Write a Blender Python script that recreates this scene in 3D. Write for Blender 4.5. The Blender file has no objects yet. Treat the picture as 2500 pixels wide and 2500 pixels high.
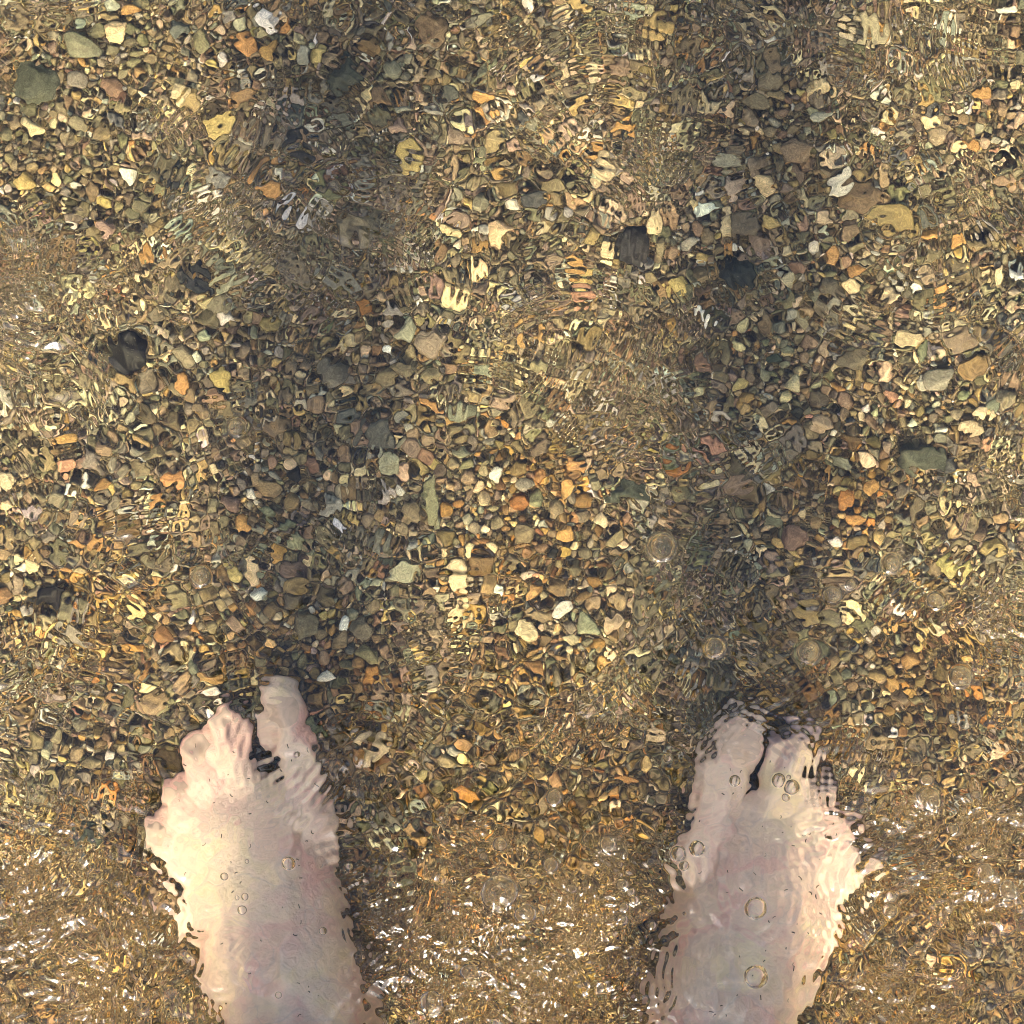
import bpy, math, random
import numpy as np
from mathutils import Vector, Matrix, noise as mnoise

R = math.radians
random.seed(11)
rng = np.random.default_rng(11)
S = bpy.context.scene
COL = S.collection

# ------------------------------------------------------------------ camera
WATER = 0.112                     # water level above the bed, metres
CAM = Vector((0.0, -0.10, 1.38))
cd = bpy.data.cameras.new('camera')
cam = bpy.data.objects.new('camera', cd)
COL.objects.link(cam)
cam.location = CAM
cam.rotation_euler = (-CAM).to_track_quat('-Z', 'Y').to_euler()
cd.sensor_width = 36
cd.angle = 2 * math.atan(0.2874 / CAM.length)
cd.clip_start = 0.02
cd.clip_end = 200
S.camera = cam

# ------------------------------------------------------------------ light
SUN_EL, SUN_AZ = 40, 2            # sun behind the wader, shadows run ahead (+Y) and a little right
w = bpy.data.worlds.new('World')
S.world = w
w.use_nodes = True
wn = w.node_tree
sky = wn.nodes.new('ShaderNodeTexSky')
sky.sky_type = 'NISHITA'
sky.sun_disc = False
sky.sun_elevation = R(SUN_EL)
sky.sun_rotation = R(180 + SUN_AZ)
sky.dust_density = 3
sky.ozone_density = 0.6
sky.air_density = 0.7
bg = wn.nodes['Background']
bg.inputs['Strength'].default_value = 0.15
wn.links.new(sky.outputs[0], bg.inputs[0])

sd = bpy.data.lights.new('sun', 'SUN')
sd.energy = 3.1
sd.angle = R(4)
sd.color = (1.0, 0.91, 0.76)
sun = bpy.data.objects.new('sun', sd)
COL.objects.link(sun)
# vector towards the sun
to_sun = Vector((-math.sin(R(SUN_AZ)) * math.cos(R(SUN_EL)), -math.cos(R(SUN_AZ)) * math.cos(R(SUN_EL)), math.sin(R(SUN_EL))))
sun.rotation_euler = to_sun.to_track_quat('Z', 'Y').to_euler()
sun.location = to_sun * 6

S.view_settings.view_transform = 'Standard'
S.view_settings.look = 'None'
S.view_settings.gamma = 1
S.view_settings.exposure = 2.2
S.cycles.caustics_refractive = True
S.cycles.caustics_reflective = False
S.cycles.max_bounces = 10
S.cycles.transmission_bounces = 8
S.cycles.glossy_bounces = 4
S.cycles.diffuse_bounces = 5
S.cycles.blur_glossy = 3.0
S.cycles.sample_clamp_indirect = 12
S.cycles.use_denoising = True
S.cycles.filter_width = 1.1
S.cycles.use_adaptive_sampling = False

# ------------------------------------------------------------------ pixel -> place
_q = cam.rotation_euler.to_quaternion()
_fx = _q @ Vector((1, 0, 0)); _fy = _q @ Vector((0, 1, 0)); _fz = _q @ Vector((0, 0, -1))
_t = math.tan(cd.angle / 2)
def at(px, py, z=0.0):
    """photo pixel (2500 grid) -> point on height z, seen through the still water surface"""
    d = (_fz + _fx * ((px - 1250) / 1250 * _t) + _fy * ((1250 - py) / 1250 * _t)).normalized()
    if z >= WATER:
        return CAM + d * ((CAM.z - z) / -d.z)
    p = CAM + d * ((CAM.z - WATER) / -d.z)
    h = Vector((d.x, d.y, 0)) / 1.333
    d2 = Vector((h.x, h.y, -math.sqrt(1 - h.length_squared)))
    return p + d2 * ((p.z - z) / -d2.z)
PX = 0.000230                     # metres per photo pixel on the bed

# ------------------------------------------------------------------ helpers
def link_mesh(name, verts, faces, mat, parent=None, smooth=True, cols=None):
    me = bpy.data.meshes.new(name)
    verts = np.asarray(verts, dtype=np.float32)
    faces = np.asarray(faces, dtype=np.int32)
    k = faces.shape[1]
    me.vertices.add(len(verts)); me.vertices.foreach_set('co', verts.ravel())
    me.loops.add(faces.size); me.loops.foreach_set('vertex_index', faces.ravel())
    me.polygons.add(len(faces))
    me.polygons.foreach_set('loop_start', np.arange(0, faces.size, k, dtype=np.int32))
    me.polygons.foreach_set('loop_total', np.full(len(faces), k, dtype=np.int32))
    me.update(calc_edges=True)
    if smooth:
        me.polygons.foreach_set('use_smooth', np.ones(len(faces), dtype=bool))
    if cols is not None:
        a = me.color_attributes.new('stone_colour', 'FLOAT_COLOR', 'POINT')
        a.data.foreach_set('color', np.asarray(cols, dtype=np.float32).ravel())
    me.materials.append(mat)
    o = bpy.data.objects.new(name, me)
    COL.objects.link(o)
    if parent: o.parent = parent
    return o
def tag(o, label=None, cat=None, group=None, kind=None):
    if label: o['label'] = label
    if cat: o['category'] = cat
    if group: o['group'] = group
    if kind: o['kind'] = kind
    return o

def new_mat(name):
    m = bpy.data.materials.new(name); m.use_nodes = True
    return m, m.node_tree, m.node_tree.nodes['Principled BSDF']
def N(nt, typ, **kw):
    n = nt.nodes.new(typ)
    for k, v in kw.items():
        if k in n.inputs: n.inputs[k].default_value = v
        else: setattr(n, k, v)
    return n

# ------------------------------------------------------------------ materials
def stone_material():
    m, nt, b = new_mat('wet_stone')
    L = nt.links.new
    at_ = N(nt, 'ShaderNodeAttribute', attribute_name='stone_colour')
    tc = N(nt, 'ShaderNodeTexCoord')
    geo = N(nt, 'ShaderNodeNewGeometry')
    n1 = N(nt, 'ShaderNodeTexNoise', Scale=260.0, Detail=5.0, Roughness=0.7)
    n2 = N(nt, 'ShaderNodeTexNoise', Scale=1300.0, Detail=3.0, Roughness=0.6)
    n3 = N(nt, 'ShaderNodeTexVoronoi', Scale=900.0)
    for n in (n1, n2, n3): L(geo.outputs['Position'], n.inputs['Vector'])
    r1 = N(nt, 'ShaderNodeMapRange'); r1.inputs[1].default_value = .3; r1.inputs[2].default_value = .7; r1.inputs[3].default_value = .62; r1.inputs[4].default_value = 1.35
    r2 = N(nt, 'ShaderNodeMapRange'); r2.inputs[1].default_value = .35; r2.inputs[2].default_value = .68; r2.inputs[3].default_value = .6; r2.inputs[4].default_value = 1.35
    L(n1.outputs[0], r1.inputs[0]); L(n2.outputs[0], r2.inputs[0])
    mu = N(nt, 'ShaderNodeMath', operation='MULTIPLY'); L(r1.outputs[0], mu.inputs[0]); L(r2.outputs[0], mu.inputs[1])
    vm = N(nt, 'ShaderNodeVectorMath', operation='SCALE'); L(at_.outputs['Color'], vm.inputs[0]); L(mu.outputs[0], vm.inputs['Scale'])
    # fine mineral specks
    cr = N(nt, 'ShaderNodeValToRGB'); cr.color_ramp.elements[0].position = 0.08; cr.color_ramp.elements[0].color = (1, 1, 1, 1)
    cr.color_ramp.elements[1].position = 0.16; cr.color_ramp.elements[1].color = (0, 0, 0, 1)
    L(n3.outputs['Distance'], cr.inputs[0])
    mx = N(nt, 'ShaderNodeMix', data_type='RGBA'); mx.inputs[7].default_value = (.42, .38, .28, 1)
    sc = N(nt, 'ShaderNodeMath', operation='MULTIPLY'); sc.inputs[1].default_value = .35
    L(cr.outputs[0], sc.inputs[0]); L(sc.outputs[0], mx.inputs[0]); L(vm.outputs[0], mx.inputs[6])
    L(mx.outputs[2], b.inputs['Base Color'])
    b.inputs['Roughness'].default_value = 0.55
    b.inputs['Specular IOR Level'].default_value = 0.2
    bp = N(nt, 'ShaderNodeBump'); bp.inputs['Strength'].default_value = .5; bp.inputs['Distance'].default_value = .0006
    L(n1.outputs[0], bp.inputs['Height']); L(bp.outputs[0], b.inputs['Normal'])
    return m
def sand_material():
    m, nt, b = new_mat('coarse_sand')
    L = nt.links.new
    geo = N(nt, 'ShaderNodeNewGeometry')
    v = N(nt, 'ShaderNodeTexVoronoi', Scale=420.0); v.feature = 'F1'
    v2 = N(nt, 'ShaderNodeTexVoronoi', Scale=900.0)
    n = N(nt, 'ShaderNodeTexNoise', Scale=9.0, Detail=4.0)
    for q in (v, v2, n): L(geo.outputs['Position'], q.inputs['Vector'])
    sep = N(nt, 'ShaderNodeSeparateColor'); L(v.outputs['Color'], sep.inputs[0])
    cr = N(nt, 'ShaderNodeValToRGB')
    e = cr.color_ramp.elements
    e[0].position = 0; e[0].color = (.10, .08, .05, 1)
    e[1].position = 1; e[1].color = (.42, .34, .2, 1)
    for p, c in ((.3, (.15, .12, .07, 1)), (.55, (.22, .17, .09, 1)), (.75, (.28, .21, .10, 1)), (.9, (.32, .22, .10, 1))):
        x = e.new(p); x.color = c
    L(sep.outputs[0], cr.inputs[0])
    sep2 = N(nt, 'ShaderNodeSeparateColor'); L(v2.outputs['Color'], sep2.inputs[0])
    mr = N(nt, 'ShaderNodeMapRange'); mr.inputs[3].default_value = .55; mr.inputs[4].default_value = 1.4
    L(sep2.outputs[1], mr.inputs[0])
    vm = N(nt, 'ShaderNodeVectorMath', operation='SCALE'); L(cr.outputs[0], vm.inputs[0]); L(mr.outputs[0], vm.inputs['Scale'])
    L(vm.outputs[0], b.inputs['Base Color'])
    b.inputs['Roughness'].default_value = .6
    ad = N(nt, 'ShaderNodeMath', operation='ADD'); L(v.outputs['Distance'], ad.inputs[0]); L(v2.outputs['Distance'], ad.inputs[1])
    bp = N(nt, 'ShaderNodeBump'); bp.invert = True; bp.inputs['Strength'].default_value = .9; bp.inputs['Distance'].default_value = .0015
    L(ad.outputs[0], bp.inputs['Height']); L(bp.outputs[0], b.inputs['Normal'])
    return m
def skin_material():
    m, nt, b = new_mat('pale_skin')
    L = nt.links.new
    geo = N(nt, 'ShaderNodeNewGeometry')
    n1 = N(nt, 'ShaderNodeTexNoise', Scale=30.0, Detail=4.0, Roughness=.6, Distortion=.8)
    n2 = N(nt, 'ShaderNodeTexNoise', Scale=520.0, Detail=4.0, Roughness=.65)
    n3 = N(nt, 'ShaderNodeTexNoise', Scale=130.0, Detail=4.0, Roughness=.6)
    vo = N(nt, 'ShaderNodeTexVoronoi', Scale=330.0); vo.feature = 'DISTANCE_TO_EDGE'
    ve = N(nt, 'ShaderNodeTexNoise', Scale=26.0, Detail=1.0, Distortion=1.2)
    for q in (n1, n2, n3, vo, ve): L(geo.outputs['Position'], q.inputs['Vector'])
    cr = N(nt, 'ShaderNodeValToRGB')
    e = cr.color_ramp.elements
    e[0].position = .34; e[0].color = (.82, .52, .50, 1)
    e[1].position = .70; e[1].color = (.88, .73, .55, 1)
    for p, c in ((.45, (.85, .63, .58, 1)), (.56, (.87, .69, .61, 1))):
        x = e.new(p); x.color = c
    L(n1.outputs[0], cr.inputs[0])
    # faint blue veins under the skin of the instep
    ab = N(nt, 'ShaderNodeMath', operation='SUBTRACT'); ab.inputs[1].default_value = .5; L(ve.outputs[0], ab.inputs[0])
    ab2 = N(nt, 'ShaderNodeMath', operation='ABSOLUTE'); L(ab.outputs[0], ab2.inputs[0])
    vr = N(nt, 'ShaderNodeMapRange'); vr.inputs[1].default_value = .0; vr.inputs[2].default_value = .022; vr.inputs[3].default_value = .30; vr.inputs[4].default_value = 0
    L(ab2.outputs[0], vr.inputs[0])
    mv = N(nt, 'ShaderNodeMix', data_type='RGBA'); mv.inputs[7].default_value = (.50, .42, .45, 1)
    L(vr.outputs[0], mv.inputs[0]); L(cr.outputs[0], mv.inputs[6])
    mr = N(nt, 'ShaderNodeMapRange'); mr.inputs[1].default_value = .3; mr.inputs[2].default_value = .7; mr.inputs[3].default_value = .86; mr.inputs[4].default_value = 1.08
    L(n3.outputs[0], mr.inputs[0])
    vm = N(nt, 'ShaderNodeVectorMath', operation='SCALE'); L(mv.outputs[2], vm.inputs[0]); L(mr.outputs[0], vm.inputs['Scale'])
    # a purple-grey blotch over the second toe of the right foot; rosy small toes
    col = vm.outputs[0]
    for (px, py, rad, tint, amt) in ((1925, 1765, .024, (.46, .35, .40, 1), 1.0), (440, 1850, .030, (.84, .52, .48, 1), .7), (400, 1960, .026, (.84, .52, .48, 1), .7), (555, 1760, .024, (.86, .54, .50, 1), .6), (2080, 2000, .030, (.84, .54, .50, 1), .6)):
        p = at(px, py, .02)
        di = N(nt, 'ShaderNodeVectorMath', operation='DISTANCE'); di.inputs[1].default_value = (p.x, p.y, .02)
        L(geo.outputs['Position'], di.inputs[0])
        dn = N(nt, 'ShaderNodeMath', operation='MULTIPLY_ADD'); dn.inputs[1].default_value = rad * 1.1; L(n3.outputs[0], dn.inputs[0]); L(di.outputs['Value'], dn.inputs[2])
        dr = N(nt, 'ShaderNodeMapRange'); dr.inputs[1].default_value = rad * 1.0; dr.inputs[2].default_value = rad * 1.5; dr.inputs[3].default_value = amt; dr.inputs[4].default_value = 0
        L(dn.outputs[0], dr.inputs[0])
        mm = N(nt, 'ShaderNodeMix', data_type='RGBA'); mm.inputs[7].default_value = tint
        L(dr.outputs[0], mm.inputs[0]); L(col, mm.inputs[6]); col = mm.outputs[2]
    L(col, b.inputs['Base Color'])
    b.inputs['Roughness'].default_value = .45
    ad = N(nt, 'ShaderNodeMath', operation='ADD'); L(n2.outputs[0], ad.inputs[0]); L(vo.outputs['Distance'], ad.inputs[1])
    ad2 = N(nt, 'ShaderNodeMath', operation='MULTIPLY_ADD'); ad2.inputs[1].default_value = 1.6; L(n3.outputs[0], ad2.inputs[0]); L(ad.outputs[0], ad2.inputs[2])
    bp = N(nt, 'ShaderNodeBump'); bp.inputs['Strength'].default_value = .35; bp.inputs['Distance'].default_value = .0010
    L(ad2.outputs[0], bp.inputs['Height']); L(bp.outputs[0], b.inputs['Normal'])
    return m
def water_material():
    m = bpy.data.materials.new('clear_water'); m.use_nodes = True
    nt = m.node_tree
    nt.nodes.remove(nt.nodes['Principled BSDF'])
    L = nt.links.new
    rf = nt.nodes.new('ShaderNodeBsdfRefraction'); rf.inputs['IOR'].default_value = 1.333; rf.inputs['Roughness'].default_value = 0.0
    rf.inputs['Color'].default_value = (1, .966, .80, 1)   # slightly peaty water
    gl = nt.nodes.new('ShaderNodeBsdfAnisotropic'); gl.inputs['Roughness'].default_value = 0.13; gl.inputs['Color'].default_value = (1, 1, 1, 1)
    fr = nt.nodes.new('ShaderNodeFresnel'); fr.inputs['IOR'].default_value = 1.333
    mx = nt.nodes.new('ShaderNodeMixShader')
    L(fr.outputs[0], mx.inputs[0]); L(rf.outputs[0], mx.inputs[1]); L(gl.outputs[0], mx.inputs[2])
    L(mx.outputs[0], nt.nodes['Material Output'].inputs[0])
    return m
def plain(name, col, rough=.7, noise_scale=200.):
    m, nt, b = new_mat(name)
    geo = N(nt, 'ShaderNodeNewGeometry')
    n = N(nt, 'ShaderNodeTexNoise', Scale=noise_scale, Detail=4.0)
    nt.links.new(geo.outputs['Position'], n.inputs['Vector'])
    mr = N(nt, 'ShaderNodeMapRange'); mr.inputs[3].default_value = .7; mr.inputs[4].default_value = 1.3
    nt.links.new(n.outputs[0], mr.inputs[0])
    vm = N(nt, 'ShaderNodeVectorMath', operation='SCALE'); vm.inputs[0].default_value = col
    nt.links.new(mr.outputs[0], vm.inputs['Scale']); nt.links.new(vm.outputs[0], b.inputs['Base Color'])
    b.inputs['Roughness'].default_value = rough
    return m
M_STONE = stone_material(); M_SAND = sand_material(); M_SKIN = skin_material(); M_WATER = water_material()

# ------------------------------------------------------------------ graded grids
def graded(inner, step, outer):
    """coordinates: even inside +-inner, cells growing outwards to +-outer"""
    a = list(np.arange(0, inner, step)); s = step
    while a[-1] < outer:
        s *= 1.25; a.append(a[-1] + s)
    a = np.array(a); return np.concatenate([-a[:0:-1], a])
def grid_faces(nx, ny):
    i = np.arange(nx * ny).reshape(ny, nx)
    return np.stack([i[:-1, :-1].ravel(), i[:-1, 1:].ravel(), i[1:, 1:].ravel(), i[1:, :-1].ravel()], 1)

# ---- seabed
def bed_height(x, y):
    return (0.0022 * np.sin(x * 21 + 1.3) * np.cos(y * 17 - .4) + 0.0015 * np.sin(x * 47 + y * 33))
g = graded(0.36, 0.004, 40)
X, Y = np.meshgrid(g, g)
Z = bed_height(X, Y) - 0.0035 + rng.normal(0, .0004, X.shape)
bed = link_mesh('seabed', np.stack([X, Y, Z], -1).reshape(-1, 3), grid_faces(len(g), len(g)), M_SAND)
tag(bed, kind='structure')

# ---- water surface
CUR = 12.0
def gvals(px, py, s):            # gaussian spot in photo pixels
    c = at(px, py, WATER)
    return c.x, c.y, s * PX
BUB = """578 1042 21;491 1408 21;1615 1336 30;2178 1375 21;2033 1452 21;2077 1427 11;1744 1580 24;1973 1592 27;2285 1466 19;2345 1652 25;1794 1906 12;1901 1905 15;1933 1922 17
1926 1898 6;1919 1947 9;1654 2084 16;1702 2071 17;1670 2114 11;1845 2217 23;1846 2385 24;2173 2222 15;1630 1851 9;1519 2161 13;1540 2176 10;1549 2196 10;1523 2214 11;1519 2247 13;1513 2110 6
1593 2259 8;547 2140 9;705 2108 14;598 2189 8;591 2222 10;788 2273 9;579 2192 5;726 1841 6;854 2115 8;603 2103 5;680 2429 7;1220 2180 36;1282 2230 22;1343 2112 17;1352 1947 17;1054 2450 26
1149 2375 22;1485 2063 20;1221 2061 15;1513 2135 6;2266 1951 30;2262 1905 14;2177 2190 12;2385 2086 12;2382 1940 9;2447 1909 11;2407 2130 19;2457 2173 20;2326 2024 14;1180 2090 9;1300 2150 8;1395 2170 10""".replace('\n', ';').split(';')
GLINTS = [(1400, 2210, 40, 30), (1460, 2250, 40, 26), (1200, 2270, 60, 30), (1290, 2320, 50, 26), (1150, 2240, 40, 16), (2230, 1985, 30, 22), (2400, 1988, 35, 24), (2490, 1990, 20, 10), (2385, 2060, 28, 24), (2430, 2170, 50, 22), (40, 2125, 40, 12), (60, 2310, 60, 14),
          (200, 2380, 60, 18), (350, 2310, 40, 12), (240, 2450, 60, 20), (530, 2245, 30, 12), (560, 2400, 60, 14), (950, 2290, 50, 20), (1010, 2330, 40, 16), (1090, 2360, 40, 14), (1300, 2400, 60, 20), (50, 2480, 60, 16),
          (1640, 2470, 50, 20), (2150, 2420, 40, 10), (1625, 1385, 12, 4), (2440, 1540, 20, 6), (2200, 2480, 50, 12), (1120, 2060, 30, 8), (1490, 2080, 20, 8), (1480, 2070, 20, 8), (1540, 2340, 50, 14), (1180, 2440, 60, 14)]
def build_water():
    CUR = 12.0
    STEP = 0.00052
    g = graded(0.312, STEP, 40)
    X, Y = np.meshgrid(g, g)
    H = np.zeros_like(X)
    r = np.hypot(np.maximum(np.abs(X) - .33, 0), np.maximum(np.abs(Y) - .33, 0))
    fade = np.exp(-(r / .05) ** 2)           # the finest ripples only where cells can carry them
    # photo-row weight: rougher water round the feet
    rowpy = 1250 - Y / PX * 0.93
    rough = 1 / (1 + np.exp(-(rowpy - 1950) / 110))
    # slow noise mask
    def lumps(n, lo, hi, seed):
        q = np.random.default_rng(seed); m = np.zeros_like(X)
        for _ in range(n):
            lam = q.uniform(lo, hi); a = q.uniform(0, 6.28); ph = q.uniform(0, 6.28)
            m += np.sin((X * math.cos(a) + Y * math.sin(a)) * 6.283 / lam + ph)
        return m / math.sqrt(n / 2)
    mask = np.clip(.62 + .42 * lumps(10, .06, .2, 3), .12, 1.5)
    for px, py, s in ((1250, 1400, 190), (300, 1130, 170), (2080, 720, 220), (260, 120, 160), (930, 900, 170), (790, 1300, 200),
                      (1230, 400, 130), (1200, 1150, 150), (2330, 950, 140), (480, 1560, 150), (950, 120, 120), (860, 1650, 120)):
        cx, cy, sg = gvals(px, py, s)
        mask *= 1 - .5 * np.exp(-((X - cx) ** 2 + (Y - cy) ** 2) / (2 * sg * sg))
    for px, py, s, k_ in ((430, 1900, 80, .5), (560, 1750, 50, .25), (820, 1900, 70, .5), (420, 2200, 90, .6), (2060, 1990, 110, .8), (1850, 1780, 80, .3), (1650, 2300, 90, .7), (250, 900, 120, .5), (1250, 800, 200, .4), (700, 400, 200, .4), (300, 1400, 150, .3), (1250, 2220, 220, .5), (2350, 2250, 200, .3), (200, 2300, 200, .5), (640, 2400, 80, .5)):
        cx, cy, sg = gvals(px, py, s)
        mask += k_ * np.exp(-((X - cx) ** 2 + (Y - cy) ** 2) / (2 * sg * sg))
    # swell and mid ripples, seeded
    q = np.random.default_rng(5)
    for _ in range(14):
        lam = q.uniform(.035, .11); a = q.uniform(0, 6.28)
        k = 6.283 / lam; sl = .018 * (1 if lam < .07 else .8)
        H += sl / k * np.sin(k * (X * math.cos(a) + Y * math.sin(a)) + q.uniform(0, 6.28))
    M = np.zeros_like(X)
    for _ in range(26):
        lam = q.uniform(.010, .026); a = q.uniform(0, 6.28)
        k = 6.283 / lam
        wx = .004 * np.sin(Y * 40 + q.uniform(0, 6)); wy = .004 * np.sin(X * 37 + q.uniform(0, 6))
        M += .043 / k * np.sin(k * ((X + wx) * math.cos(a) + (Y + wy) * math.sin(a)) + q.uniform(0, 6.28))
    H += M * mask * fade
    # capillary wave packets
    P = np.zeros_like(X)
    def packet(cx, cy, lam, a, sx, sy, sl):
        ext = 3 * max(sx, sy)
        i0, i1 = np.searchsorted(g, [cx - ext, cx + ext]); j0, j1 = np.searchsorted(g, [cy - ext, cy + ext])
        if i1 <= i0 or j1 <= j0: return
        x = X[j0:j1, i0:i1] - cx; y = Y[j0:j1, i0:i1] - cy
        u = x * math.cos(a) + y * math.sin(a); v = -x * math.sin(a) + y * math.cos(a)
        cur = q.uniform(-1, 1) * CUR
        u2 = u + cur * v * v
        k = 6.283 / lam
        P[j0:j1, i0:i1] += sl / k * np.sin(k * u2 * (1 + 4 * u) + q.uniform(0, 6.28)) * np.exp(-u * u / (2 * sx * sx) - v * v / (2 * sy * sy))
    for _ in range(1300):
        packet(q.uniform(-.32, .32), q.uniform(-.32, .32), q.uniform(.0034, .0085), q.uniform(0, 3.14),
               q.uniform(.006, .018), q.uniform(.008, .022), q.uniform(.07, .24))
    H += P * np.clip(mask, .1, 1.7) * fade
    # choppy water round the feet
    CUR = 55.0
    T = np.zeros_like(X); PP = P; P = np.zeros_like(X)
    for _ in range(560):
        packet(q.uniform(-.31, .31), q.uniform(-.33, -.09), q.uniform(.0048, .0150), q.uniform(0, 6.28),
               q.uniform(.004, .010), q.uniform(.004, .009), q.uniform(.10, .32))
    H += P * rough * fade * .6
    # a few named features: ring at the right, crest at the lower right
    cx, cy, _ = gvals(2170, 560, 1)
    rr = np.hypot((X - cx), (Y - cy) * 1.2)
    H += .0004 * np.cos(rr * 6.283 / .011) * np.exp(-(rr / .017) ** 2)
    for (px, py, s, hh) in ((1220, 2180, 60, .0035), (1330, 2290, 120, .003), (2440, 2160, 60, .003), (600, 2330, 60, .0025), (1000, 2250, 80, .0018)):
        cx, cy, sg = gvals(px, py, s)
        H += hh * np.exp(-((X - cx) ** 2 + (Y - cy) ** 2 * 1.3) / (2 * sg * sg)) 
    # steep little chop that catches the sun, in clusters
    T = P = np.zeros_like(X)
    for (px, py, s, n) in GLINTS:
        cx, cy, sg = gvals(px, py, s)
        for _ in range(n):
            packet(q.normal(cx, sg), q.normal(cy, sg), q.uniform(.003, .0085), q.normal(1.57, 1.1), q.uniform(.0014, .0036), q.uniform(.0015, .005), q.uniform(.34, .66))
    H += P * fade
    for b in BUB:                          # the skin of the water bulges over each air bubble
        px, py, r = map(float, b.split())
        cx, cy, sg = gvals(px, py, r * .93)
        rr = np.hypot(X - cx, Y - cy) / sg
        H += np.where(rr < 1.25, np.sqrt(np.clip(1.5 - np.clip(rr, 0, 1.2247) ** 2, 0, 2)) * sg * .2, 0)
    Z = WATER + H
    return link_mesh('water', np.stack([X, Y, Z], -1).reshape(-1, 3), grid_faces(len(g), len(g)), M_WATER), (g, Z)
water, WGRID = build_water()
tag(water, kind='structure')
def water_z(x, y):
    g, Z = WGRID
    i = min(len(g) - 1, np.searchsorted(g, x)); j = min(len(g) - 1, np.searchsorted(g, y))
    return float(Z[j, i])

# ------------------------------------------------------------------ stones
def ico(sub):
    import bmesh
    bm = bmesh.new(); bmesh.ops.create_icosphere(bm, subdivisions=sub, radius=1)
    v = np.array([p.co[:] for p in bm.verts]); f = np.array([[x.index for x in t.verts] for t in bm.faces]); bm.free()
    return v, f
ICO2, ICO3, ICO4 = ico(2), ico(3), ico(4)
def stone_shape(base, q, blocky):
    """rounded polyhedron: softened intersection of random planes"""
    v, f = base
    n = q.normal(size=(int(q.integers(9, 16)), 3)); n /= np.linalg.norm(n, axis=1)[:, None]
    d = q.uniform(.66, 1.0, len(n))
    c = np.maximum(v @ n.T, 1e-3) / d
    p = 7 if not blocky else 18
    r = 1 / (np.sum(c ** p, 1) ** (1 / p))
    r = np.minimum(r, 1.35)
    k = q.normal(size=3) * 2
    r = r * (1 + .05 * np.sin(v @ k * 2.3))
    o = v * r[:, None]
    return o / np.abs(o).max(0)
PAL = {  # surface colours before the haze mix, linear
 'brown': (.165, .12, .072), 'dark brown': (.085, .062, .038), 'tan': (.29, .20, .115), 'olive': (.15, .135, .075), 'ochre': (.27, .165, .06),
 'orange': (.50, .27, .085), 'deep orange': (.42, .17, .03), 'yellow': (.56, .41, .16), 'cream': (.66, .54, .34), 'white': (.74, .70, .62),
 'bright white': (.82, .83, .84), 'pale grey': (.42, .41, .38), 'grey': (.20, .19, .175), 'taupe': (.22, .175, .135), 'slate': (.085, .088, .085),
 'charcoal': (.032, .032, .030), 'black': (.014, .014, .014), 'grey green': (.16, .175, .13), 'dark green': (.06, .075, .055), 'pale green': (.40, .42, .30),
 'pink brown': (.26, .165, .125), 'salmon pink': (.50, .25, .17), 'maroon': (.12, .055, .042), 'lilac grey': (.25, .225, .21), 'purple grey': (.10, .078, .07),
 'red brown': (.25, .10, .06), 'pale pink': (.58, .42, .32)}

for _k, _c in list(PAL.items()):       # murky-water haze mixed into the stone colours: pulled towards one olive tan
    _m = .03 if _k in ('black', 'charcoal', 'bright white') else .12 if _k in ('slate', 'dark green', 'white', 'cream') else .26 if _k in ('white', 'cream', 'orange', 'deep orange', 'yellow', 'salmon pink') else .42
    PAL[_k] = tuple(a * (1 - _m) + b * _m for a, b in zip(_c, (.25, .205, .12)))
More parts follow.
